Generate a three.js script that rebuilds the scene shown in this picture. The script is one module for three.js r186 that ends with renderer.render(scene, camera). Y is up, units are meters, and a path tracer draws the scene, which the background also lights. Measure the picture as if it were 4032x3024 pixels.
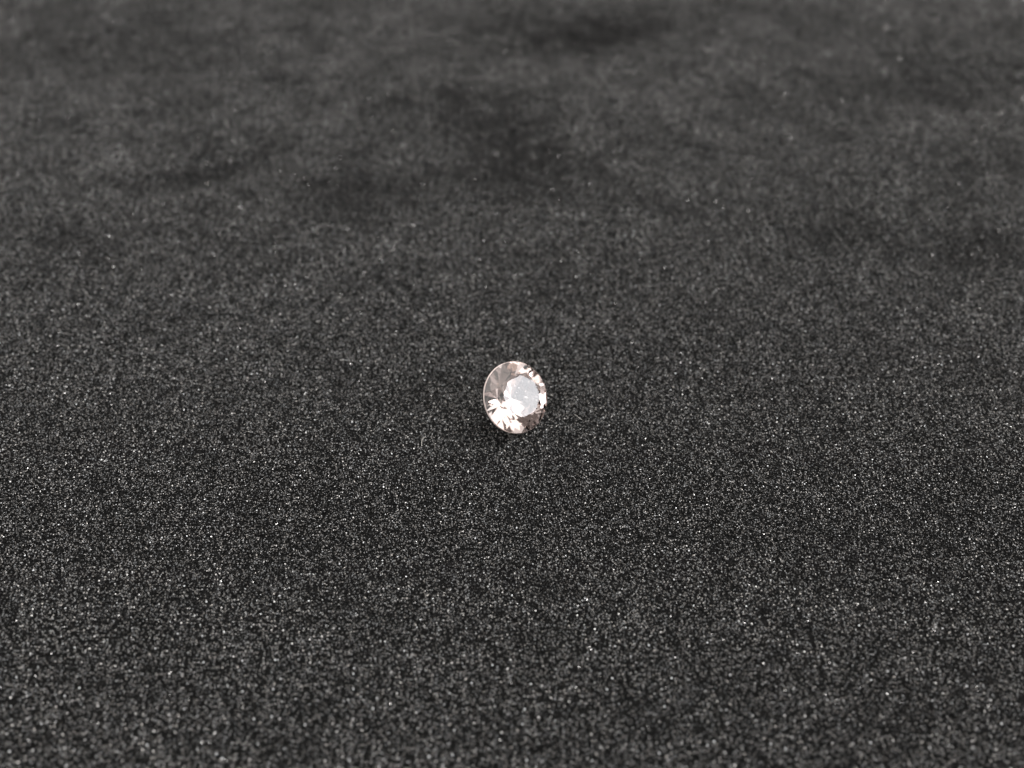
import * as THREE from 'three';
import { RectAreaLightUniformsLib } from 'three/addons/lights/RectAreaLightUniformsLib.js';
import { mergeGeometries } from 'three/addons/utils/BufferGeometryUtils.js';
import { RoundedBoxGeometry } from 'three/addons/geometries/RoundedBoxGeometry.js';
import { createNoise2D } from 'simplex-noise';

// ---------------------------------------------------------------- camera, light, exposure
const MM = 0.001, W = 1024, H = 768;
const scene = new THREE.Scene();
const PITCH = THREE.MathUtils.degToRad(50), DIST = 64 * MM, FOV = 53;
const camera = new THREE.PerspectiveCamera(FOV, W / H, 0.002, 20);
const toCam = new THREE.Vector3(0, Math.sin(PITCH), Math.cos(PITCH));
const aim = new THREE.Vector3(-0.31 * MM, 3.35 * MM, 0);
camera.position.copy(aim).addScaledVector(toCam, DIST);
camera.lookAt(aim);
camera.focus = 60.4 * MM;
camera.userData.fStop = 20;
camera.updateMatrixWorld(true);

const renderer = new THREE.WebGLRenderer({ antialias: true });
renderer.setSize(W, H);
renderer.toneMapping = THREE.LinearToneMapping;
renderer.toneMappingExposure = 1.6;
renderer.shadowMap.enabled = true;
scene.background = new THREE.Color().setRGB(0.64, 0.633, 0.63);
RectAreaLightUniformsLib.init();

// a lit panel: housing, glowing face, and the area light of the same size just in front of it
function panelLight(name, label, category, pos, target, w, h, color, radiance, glow) {
  const g = new THREE.Group();
  g.name = name;
  g.position.set(...pos);
  g.lookAt(...target);
  g.userData = { label, category };
  const housing = new THREE.Mesh(new THREE.BoxGeometry(w + 0.04, h + 0.04, 0.03), new THREE.MeshStandardMaterial({ color: 0xd8d8d4, roughness: 0.6 }));
  housing.name = 'frame';
  housing.position.z = -0.02;
  const face = new THREE.Mesh(new THREE.PlaneGeometry(w, h), new THREE.MeshStandardMaterial({ color: 0x222222, emissive: color, emissiveIntensity: glow, roughness: 0.7 }));
  face.name = 'glowing_pane';
  face.position.z = -0.002;
  housing.castShadow = face.castShadow = true;
  housing.receiveShadow = face.receiveShadow = true;
  g.add(housing, face);
  scene.add(g);
  const l = new THREE.RectAreaLight(color, radiance, w, h);
  l.position.set(...pos);
  l.lookAt(...target);
  scene.add(l);
  return g;
}
const CEIL = { r: 1, g: 0.97, b: 0.94 }, WARM = { r: 1, g: 0.88, b: 0.76 }, WIN = { r: 0.97, g: 0.965, b: 1 };
const rgb = (c) => new THREE.Color().setRGB(c.r, c.g, c.b);
panelLight('window_light', 'tall daylit window to the right of the mat', 'window', [1.7, 1.0, 0.37], [0, 0, 0], 0.9, 1.0, rgb(WIN), 4.6, 0.2);
panelLight('ceiling_light', 'broad pale ceiling light panel high above the mat', 'light', [-0.5, 1.6, -0.5], [-0.5, 0, -0.5], 3.0, 2.6, rgb(CEIL), 1.0, 0.2);
panelLight('wall_light', 'wide warm light panel low behind the mat', 'light', [-0.2, 0.75, -1.9], [0, 0, 0], 2.2, 0.7, rgb(WARM), 2.2, 0.2);
panelLight('desk_lamp', 'small square lamp panel close above the far right side of the mat', 'lamp', [0.2, 0.38, -0.2], [0, 0, 0], 0.07, 0.07, new THREE.Color().setRGB(1, 0.965, 0.93), 100, 0.5);

// ---------------------------------------------------------------- helpers
function mulberry(a) {
  return () => { a = (a + 0x6d2b79f5) | 0; let t = Math.imul(a ^ (a >>> 15), 1 | a); t = (t + Math.imul(t ^ (t >>> 7), 61 | t)) ^ t; return ((t ^ (t >>> 14)) >>> 0) / 4294967296; };
}
const rnd = mulberry(20240611);
const noise = createNoise2D(mulberry(7));
const gauss = () => Math.sqrt(-2 * Math.log(rnd() + 1e-9)) * Math.cos(2 * Math.PI * rnd());

// where the ray through a pixel of the 4032 x 3024 photograph meets the height y (used to read positions off the picture)
function at(px, py, y = 0) {
  const v = new THREE.Vector3((px / 4032) * 2 - 1, 1 - (py / 3024) * 2, 0.5);
  camera.updateProjectionMatrix();
  v.unproject(camera).sub(camera.position).normalize();
  return camera.position.clone().addScaledVector(v, (y - camera.position.y) / v.y);
}

// ---------------------------------------------------------------- the mat: soft sheet with shallow dents and a grainy nap
// places read off the photograph: [photo x, photo y, half length mm, half width mm, depth mm or strength, turn]
const placed = (list) => list.map(([px, py, a, b, d, t]) => { const p = at(px, py); return [p.x, p.z, a * MM, b * MM, d, Math.cos(t), Math.sin(t)]; });
const dents = placed([
  [2310, 110, 13, 8, 1.6, 0.15],
  [760, 690, 8, 3, 0.8, 0.35],
  [560, 180, 12, 8, 1.0, -0.2],
  [1990, 560, 8, 6, 0.7, -0.4],
  [3820, 310, 10, 5, 0.9, 0.2],
  [3750, 950, 6, 4, 0.4, 0.3],
]);
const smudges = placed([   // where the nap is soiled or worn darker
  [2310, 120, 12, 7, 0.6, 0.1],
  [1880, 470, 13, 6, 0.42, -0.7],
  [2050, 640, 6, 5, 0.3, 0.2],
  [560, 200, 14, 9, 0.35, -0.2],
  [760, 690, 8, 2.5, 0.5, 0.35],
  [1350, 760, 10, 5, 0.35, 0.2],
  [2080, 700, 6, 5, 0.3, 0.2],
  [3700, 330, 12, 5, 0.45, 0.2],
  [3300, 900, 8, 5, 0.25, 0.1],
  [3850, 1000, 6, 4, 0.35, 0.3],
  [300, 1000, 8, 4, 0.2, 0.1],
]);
function height(x, z) {
  const X = x / MM, Z = z / MM, far = THREE.MathUtils.smoothstep(-Z, 0, 60);
  let h = 0.10 * noise(X / 26 + 3, Z / 22) + 0.05 * noise(X / 9, Z / 8 + 11) + (0.02 + 0.05 * far) * noise(X / 4, Z / 3.4 + 31) + 0.35 * far * noise(X / 40 + 9, Z / 30);
  h *= THREE.MathUtils.smoothstep(Math.hypot(X, Z), 2, 9) * 0.85 + 0.15;
  h *= MM;
  for (const [cx, cz, a, b, d, c, s] of dents) {
    const u = ((x - cx) * c - (z - cz) * s) / a, v = ((x - cx) * s + (z - cz) * c) / b, r = u * u + v * v;
    if (r < 9) h -= d * MM * Math.exp(-r);
  }
  return h;
}
const SW = 420, SD = 420, X0 = -210 * MM, Z0 = -260 * MM, SIZE_X = 420 * MM, SIZE_Z = 330 * MM;
const sheetPos = [], sheetUv = [], sheetIdx = [];
for (let j = 0; j <= SD; j++) for (let i = 0; i <= SW; i++) {
  const x = X0 + (SIZE_X * i) / SW, z = Z0 + (SIZE_Z * j) / SD;
  sheetPos.push(x, height(x, z), z);
  sheetUv.push(x / 0.064, z / 0.064);
  if (i < SW && j < SD) { const a = j * (SW + 1) + i, b = a + 1, c = a + SW + 1, d = c + 1; sheetIdx.push(a, c, b, b, c, d); }
}
const sheet = new THREE.BufferGeometry();
sheet.setAttribute('position', new THREE.Float32BufferAttribute(sheetPos, 3));
sheet.setAttribute('uv', new THREE.Float32BufferAttribute(sheetUv, 2));
sheet.setIndex(sheetIdx);
sheet.computeVertexNormals();

// the fine texture of the sheet below the nap (64 mm tile): grain heights, and a slightly mottled black
const TN = 1024, bumpData = new Uint8Array(TN * TN * 4), colorData = new Uint8Array(TN * TN * 4);
{
  const raw = new Float32Array(TN * TN);
  for (let i = 0; i < raw.length; i++) raw[i] = rnd();
  const w = (x, y) => raw[((y + TN) % TN) * TN + ((x + TN) % TN)];
  for (let y = 0; y < TN; y++) for (let x = 0; x < TN; x++) {
    const s = (w(x, y) * 4 + (w(x - 1, y) + w(x + 1, y) + w(x, y - 1) + w(x, y + 1)) * 2 + w(x - 1, y - 1) + w(x + 1, y + 1) + w(x - 1, y + 1) + w(x + 1, y - 1)) / 16;
    const o = (y * TN + x) * 4, b = THREE.MathUtils.clamp((s - 0.5) * 2.4 + 0.5, 0, 1), c = 8 + 24 * w(x * 3 + 7, y * 3 + 5) ** 2;
    bumpData.set([b * 255, b * 255, b * 255, 255], o);
    colorData.set([c, c, c, 255], o);
  }
}
function tex(data, srgb) {
  const t = new THREE.DataTexture(data, TN, TN);
  t.wrapS = t.wrapT = THREE.RepeatWrapping;
  t.magFilter = THREE.LinearFilter;
  if (srgb) t.colorSpace = THREE.SRGBColorSpace;
  t.needsUpdate = true;
  return t;
}
const mat = new THREE.Mesh(sheet, new THREE.MeshPhysicalMaterial({ specularIntensity: 0.1, map: tex(colorData, true), bumpMap: tex(bumpData), bumpScale: 0.08 * MM, roughness: 0.75 }));
mat.name = 'felt_mat';
mat.userData = { kind: 'structure', label: 'black fine-grained felt mat under the gemstone' };
mat.receiveShadow = mat.castShadow = true;
scene.add(mat);

// the nap: patches of tiny dark glossy grains, many random copies over the sheet
const PATCH = 1 * MM, ROWS = 12, VARIANTS = 24;
function grainPatch() {
  const pos = [], col = [], idx = [[], []], m = new THREE.Matrix4(), q = new THREE.Quaternion(), e = new THREE.Euler(), v = new THREE.Vector3();
  const ox = rnd() * 100, oz = rnd() * 100, pits = Array.from({ length: 5 }, () => [rnd() - 0.5, rnd() - 0.5, 0.05 + 0.05 * rnd()]);
  for (let k = 0; k < ROWS * ROWS; k++) {
    const gx = ((k % ROWS) + 0.5 + (rnd() - 0.5) * 1.9) / ROWS - 0.5, gz = (Math.floor(k / ROWS) + 0.5 + (rnd() - 0.5) * 1.9) / ROWS - 0.5;
    const bed = noise(ox + gx * 3.2, oz + gz * 3.2) * Math.min(1, (0.5 - Math.abs(gx)) * 6, (0.5 - Math.abs(gz)) * 6);
    if (pits.some(([x, z, r]) => (gx - x) ** 2 + (gz - z) ** 2 < r * r)) continue;
    const big = rnd() < 0.03 ? 1.5 : 1, len = (0.044 + 0.036 * rnd() ** 2) * MM * big, wid = (0.038 + 0.022 * rnd()) * MM * big, thk = (0.03 + 0.026 * rnd()) * MM * big;
    e.set(gauss() * 0.55, rnd() * 6.283, gauss() * 0.55);
    m.compose(new THREE.Vector3(gx * PATCH, (0.04 + 0.07 * rnd() + 0.04 * bed) * MM, gz * PATCH), q.setFromEuler(e), new THREE.Vector3(len, thk, wid));
    const b = pos.length / 3, pick = rnd(), glossy = pick > 0.88, c = pick < 0.52 || glossy ? 0.004 + 0.007 * rnd() : pick < 0.83 ? 0.03 + 0.17 * rnd() : 0.2 + 0.7 * rnd() ** 3.2, warm = (rnd() - 0.5) * 0.1;
    for (const p of [[1, 0, 0], [-1, 0, 0], [0, 1, 0], [0, -1, 0], [0, 0, 1], [0, 0, -1]]) {
      v.set(...p);
      if (p[1]) v.x += (rnd() - 0.5) * 0.8, v.z += (rnd() - 0.5) * 0.8;
      v.applyMatrix4(m);
      pos.push(v.x, v.y, v.z);
      col.push(c * (1.01 + warm), c, c * (0.985 - warm));
    }
    for (const f of [[0, 2, 4], [4, 2, 1], [1, 2, 5], [5, 2, 0], [0, 4, 3], [4, 1, 3], [1, 5, 3], [5, 0, 3]]) idx[+glossy].push(...f.map((i) => b + i));
  }
  let g = new THREE.BufferGeometry();
  g.setAttribute('position', new THREE.Float32BufferAttribute(pos, 3));
  g.setAttribute('color', new THREE.Float32BufferAttribute(col, 3));
  g.setIndex([...idx[0], ...idx[1]]);
  g = g.toNonIndexed();
  g.computeVertexNormals();
  g.addGroup(0, idx[0].length, 0);
  g.addGroup(idx[0].length, idx[1].length, 1);
  return g;
}
const napMaterial = [
  new THREE.MeshPhysicalMaterial({ vertexColors: true, roughness: 0.8, specularIntensity: 0.15, flatShading: true }),
  new THREE.MeshPhysicalMaterial({ vertexColors: true, roughness: 0.13, flatShading: true }),   // the glossy grains that glint
];
{
  const spots = Array.from({ length: VARIANTS }, () => []), step = PATCH;
  for (let z = -170 * MM; z < 40 * MM; z += step) for (let x = -125 * MM; x < 125 * MM; x += step) {
    const p = new THREE.Vector3(x + (rnd() - 0.5) * 0.3 * step, 0, z + (rnd() - 0.5) * 0.3 * step);
    const s = p.clone().project(camera);
    if (Math.abs(s.x) > 1.25 || s.y > 1.15 || s.y < -1.25) continue;
    p.y = height(p.x, p.z);
    spots[Math.floor(rnd() * VARIANTS)].push(p);
  }
  const n = new THREE.Vector3(), q = new THREE.Quaternion(), q2 = new THREE.Quaternion(), up = new THREE.Vector3(0, 1, 0), m = new THREE.Matrix4(), d = 0.5 * MM, one = new THREE.Vector3(1.06, 1, 1.06), tint = new THREE.Color();
  spots.forEach((list, k) => {
    const nap = new THREE.InstancedMesh(grainPatch(), napMaterial, list.length);
    nap.name = 'nap';
    nap.userData = { kind: 'stuff' };
    list.forEach((p, i) => {
      n.set(height(p.x - d, p.z) - height(p.x + d, p.z), 2 * d, height(p.x, p.z - d) - height(p.x, p.z + d)).normalize();
      q.setFromUnitVectors(up, n).multiply(q2.setFromAxisAngle(up, Math.floor(rnd() * 4) * Math.PI / 2 + (rnd() - 0.5) * 0.5));
      const X = p.x / MM, Z = p.z / MM, far = THREE.MathUtils.smoothstep(-Z, 5, 45);
      let dye = 1 + (0.12 + 0.1 * far) * noise(X / 7 + 50, Z / 7) + (0.06 + 0.18 * far) * noise(X / 17, Z / 15 + 70) + 0.08 * noise(X / 3.5, Z / 3.5 + 90);
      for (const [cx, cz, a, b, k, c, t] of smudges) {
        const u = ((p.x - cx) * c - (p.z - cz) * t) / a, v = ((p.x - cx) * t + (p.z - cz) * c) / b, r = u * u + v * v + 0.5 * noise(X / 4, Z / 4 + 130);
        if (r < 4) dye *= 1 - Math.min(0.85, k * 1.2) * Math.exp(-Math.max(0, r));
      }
      nap.setColorAt(i, tint.setRGB(dye, dye, dye));
      nap.setMatrixAt(i, m.compose(p, q, one));
    });
    nap.castShadow = nap.receiveShadow = true;
    mat.add(nap);
  });
}

// ---------------------------------------------------------------- the gemstone: a round brilliant cut from planes
const R = 3 * MM, deg = THREE.MathUtils.degToRad;
const planes = [];   // [normal, distance, kind] with unit radius, axis +y
const facet = (az, tilt, sign, px, py) => {   // a plane leaning by tilt from the girdle plane, through the point (radius px, height py) at its azimuth
  const n = new THREE.Vector3(Math.sin(tilt) * Math.cos(az), sign * Math.cos(tilt), Math.sin(tilt) * Math.sin(az));
  planes.push([n, Math.sin(tilt) * px + sign * Math.cos(tilt) * py]);
};
const G = 0.028, crown = deg(37), pav = deg(41);
planes.push([new THREE.Vector3(0, 1, 0), G + 0.43 * Math.tan(crown)]);
for (let k = 0; k < 8; k++) {
  const a = (k * Math.PI) / 4;
  facet(a, crown, 1, 1, G);
  facet(a, pav, -1, 1, -G);
  // star facets through the table edge
  const tableY = G + 0.43 * Math.tan(crown), tr = 0.57 / Math.cos(Math.PI / 8) * Math.cos(Math.PI / 8);
  facet(a + Math.PI / 8, deg(21), 1, 0.585 * Math.cos(Math.PI / 8), tableY);
  for (const s of [-1, 1]) {
    facet(a + s * Math.PI / 16, deg(39.5), 1, 1.003, G);
    facet(a + s * Math.PI / 16, deg(42.2), -1, 1.003, -G);
  }
}
for (let k = 0; k < 64; k++) { const a = ((k + 0.5) * Math.PI) / 32; planes.push([new THREE.Vector3(Math.cos(a), 0, Math.sin(a)), 1]); }
function polyhedron(ps) {
  const faces = ps.map(() => []), V = new THREE.Vector3(), bc = new THREE.Vector3(), ca = new THREE.Vector3(), ab = new THREE.Vector3();
  for (let i = 0; i < ps.length; i++) for (let j = i + 1; j < ps.length; j++) for (let k = j + 1; k < ps.length; k++) {
    const [a, d] = ps[i], [b, e] = ps[j], [c, f] = ps[k];
    bc.crossVectors(b, c);
    const det = a.dot(bc);
    if (Math.abs(det) < 1e-7) continue;
    ca.crossVectors(c, a); ab.crossVectors(a, b);
    V.set(0, 0, 0).addScaledVector(bc, d).addScaledVector(ca, e).addScaledVector(ab, f).divideScalar(det);
    let ok = true;
    for (const [n, q] of ps) if (n.dot(V) > q + 1e-6) { ok = false; break; }
    if (!ok) continue;
    for (const t of [i, j, k]) if (!faces[t].some((p) => p.distanceTo(V) < 1e-5)) faces[t].push(V.clone());
  }
  return faces;
}
const bodyPos = [];
polyhedron(planes).forEach((poly, i) => {
  if (poly.length < 3) return;
  const n = planes[i][0], c = poly.reduce((s, p) => s.add(p), new THREE.Vector3()).divideScalar(poly.length);
  const u = new THREE.Vector3().subVectors(poly[0], c).normalize(), v = new THREE.Vector3().crossVectors(n, u);
  poly.sort((p, q) => Math.atan2(p.clone().sub(c).dot(v), p.clone().sub(c).dot(u)) - Math.atan2(q.clone().sub(c).dot(v), q.clone().sub(c).dot(u)));
  for (let k = 1; k + 1 < poly.length; k++) for (const p of [poly[0], poly[k], poly[k + 1]]) bodyPos.push(p.x * R, p.y * R, p.z * R);
});
const body = new THREE.BufferGeometry();
body.setAttribute('position', new THREE.Float32BufferAttribute(bodyPos, 3));
body.computeVertexNormals();
const gemMaterial = new THREE.MeshPhysicalMaterial({ color: 0xffffff, roughness: 0, metalness: 0, transmission: 1, thickness: 4 * MM, ior: 1.8, attenuationColor: new THREE.Color().setRGB(0.885, 0.71, 0.655), attenuationDistance: 9 * MM });
const gem = new THREE.Group();
gem.name = 'gemstone';
gem.userData = { label: 'pale pink round brilliant-cut gemstone tilted on the black felt mat', category: 'gemstone' };
const solid = new THREE.Mesh(body, gemMaterial);
solid.name = 'faceted_body';
const ring = new THREE.LatheGeometry([[1.002, -0.034], [1.007, -0.026], [1.007, 0.026], [1.002, 0.034]].map(([x, y]) => new THREE.Vector2(x * R, y * R)), 96);
const girdle = new THREE.Mesh(ring, new THREE.MeshPhysicalMaterial({ color: new THREE.Color().setRGB(0.86, 0.73, 0.69), roughness: 0.7, transmission: 0.25, side: THREE.DoubleSide }));
girdle.name = 'girdle';
solid.castShadow = girdle.castShadow = solid.receiveShadow = girdle.receiveShadow = true;
gem.add(solid, girdle);
const axis = new THREE.Vector3(0.489, 0.73, 0.477).normalize();
gem.quaternion.setFromUnitVectors(new THREE.Vector3(0, 1, 0), axis).multiply(new THREE.Quaternion().setFromAxisAngle(new THREE.Vector3(0, 1, 0), 0.2));
let low = 1;
{
  const v = new THREE.Vector3();
  for (let i = 0; i < bodyPos.length; i += 3) low = Math.min(low, v.set(bodyPos[i], bodyPos[i + 1], bodyPos[i + 2]).applyQuaternion(gem.quaternion).y);
}
gem.position.set(0, -low + height(0, 0) + 0.13 * MM, 0);
{ const c = at(2030.5, 1564.5, gem.position.y); gem.position.x = c.x; gem.position.z = c.z; }
scene.add(gem);
// small pale flaws just under the table, where the photograph shows them: [photo x, photo y, half length, half width in mm, turn]
gem.updateMatrixWorld(true);
{
  const flawMaterial = new THREE.MeshStandardMaterial({ color: new THREE.Color().setRGB(0.9, 0.86, 0.85), roughness: 0.6 });
  const toLocal = gem.matrixWorld.clone().invert(), topY = (G + 0.43 * Math.tan(crown)) * R - 0.04 * MM;
  const eye = camera.position.clone().applyMatrix4(toLocal);
  for (const [px, py, a, b, t] of [[2026, 1519, 0.07, 0.06, 0.2], [2042.5, 1527, 0.07, 0.05, 0.9], [2067, 1541, 0.05, 0.05, 0], [2034, 1546, 0.08, 0.035, -0.5], [2057, 1501, 0.06, 0.035, -0.8], [2018, 1493, 0.08, 0.03, 1.5], [2071, 1564, 0.17, 0.06, 0.2]]) {
    const p = at(px, py, 2 * MM).applyMatrix4(toLocal).sub(eye).normalize();
    const hit = eye.clone().addScaledVector(p, (topY - eye.y) / p.y);
    const o = new THREE.Mesh(new THREE.IcosahedronGeometry(1, 1), flawMaterial);
    o.name = 'inclusion';
    o.position.copy(hit);
    o.rotation.y = t - 0.2;
    o.scale.set(a * MM, 0.012 * MM, b * MM);
    o.castShadow = o.receiveShadow = true;
    gem.add(o);
  }
}

// ---------------------------------------------------------------- lint and dust lying on the nap
const NAP_TOP = 0.16 * MM;
const onNap = (px, py, lift = NAP_TOP) => { const p = at(px, py, NAP_TOP); p.y = height(p.x, p.z) + lift; return p; };
const lintMaterial = new THREE.MeshStandardMaterial({ color: new THREE.Color().setRGB(0.5, 0.48, 0.45), roughness: 0.8 });
function lint(label, pts, r) {
  const curve = new THREE.CatmullRomCurve3(pts.map(([x, y, up]) => onNap(x, y, NAP_TOP + up * MM)));
  const o = new THREE.Mesh(new THREE.TubeGeometry(curve, 24, r * MM, 6), lintMaterial);
  o.name = numbered('lint_fibre');
  o.userData = { label, category: 'lint', group: 'lint fibres on the mat' };
  o.castShadow = o.receiveShadow = true;
  scene.add(o);
}
const taken = {};
function numbered(name) { const n = taken[name] = (taken[name] ?? -1) + 1; return n ? name + '_' + String(n).padStart(3, '0') : name; }
lint('short pale curved lint fibre on the mat left of and below the gemstone', [[1661, 1756, 0], [1660, 1742, 0.05], [1665, 1728, 0.08], [1676, 1719, 0.04]], 0.016);
lint('thin faint lint fibre lying straight just right of the gemstone', [[2262, 1632, 0.02], [2277, 1645, 0.05], [2292, 1655, 0.03]], 0.011);
const speckMaterial = new THREE.MeshStandardMaterial({ color: new THREE.Color().setRGB(0.5, 0.5, 0.49), roughness: 0.5, flatShading: true });
for (const [px, py, r, label] of [
  [37, 1517, 0.14, 'white dust speck on the mat at its far left edge level with the gemstone'],
  [1303, 1541, 0.08, 'white dust speck on the mat well left of the gemstone top'],
  [1704, 1541, 0.09, 'white dust speck on the mat close to the left of the gemstone'],
  [948, 2479, 0.1, 'white dust speck on the near left part of the mat'],
  [2010, 2596, 0.11, 'white dust speck on the near mat straight below the gemstone'],
  [1975, 2885, 0.1, 'white dust speck nearest the camera at the bottom middle of the mat'],
  [3640, 2318, 0.1, 'white dust speck on the mat toward the lower right'],
  [2525, 1000, 0.13, 'blurred white dust speck on the mat above right of the gemstone'],
]) {
  const g = new THREE.IcosahedronGeometry(r * MM * 0.55, 1), a = g.attributes.position, seen = new Map();
  for (let i = 0; i < a.count; i++) {
    const key = [a.getX(i), a.getY(i), a.getZ(i)].map((x) => x.toFixed(7)).join();
    if (!seen.has(key)) seen.set(key, 0.75 + 0.5 * rnd());
    const k = seen.get(key);
    a.setXYZ(i, a.getX(i) * k, a.getY(i) * k * 0.75, a.getZ(i) * k);
  }
  g.computeVertexNormals();
  const o = new THREE.Mesh(g, speckMaterial);
  o.name = numbered('dust_speck');
  o.userData = { label, category: 'dust speck', group: 'dust specks on the mat' };
  o.position.copy(onNap(px, py));
  o.castShadow = o.receiveShadow = true;
  scene.add(o);
}

// ---------------------------------------------------------------- the phone that takes the picture: its dark back shades the mat below and shows in the stone
{
  const phone = new THREE.Group();
  phone.name = 'smartphone';
  phone.userData = { label: 'pale smartphone held above the gemstone, its back to the mat', category: 'smartphone' };
  const dark = new THREE.MeshStandardMaterial({ color: 0xb9b4b4, roughness: 0.45 });
  const b = new THREE.Mesh(new RoundedBoxGeometry(74 * MM, 158 * MM, 8 * MM, 4, 3.5 * MM), dark);
  b.name = 'case';
  b.position.set(19 * MM, -58 * MM, 9 * MM);
  const bump = new THREE.Mesh(new RoundedBoxGeometry(20 * MM, 40 * MM, 2 * MM, 3, 0.9 * MM), dark);
  bump.name = 'lens_plate';
  bump.position.set(0, -10 * MM, 4.4 * MM);
  const lens = new THREE.Mesh(new THREE.TorusGeometry(5 * MM, 0.6 * MM, 12, 40), new THREE.MeshStandardMaterial({ color: 0x55585c, roughness: 0.3, metalness: 1 }));
  lens.name = 'lens_ring';
  lens.position.set(0, 0, 3.2 * MM);
  phone.add(b, bump, lens);
  phone.traverse((o) => { o.castShadow = o.receiveShadow = true; });
  phone.position.copy(camera.position);
  phone.quaternion.copy(camera.quaternion);
  scene.add(phone);
}

renderer.render(scene, camera);
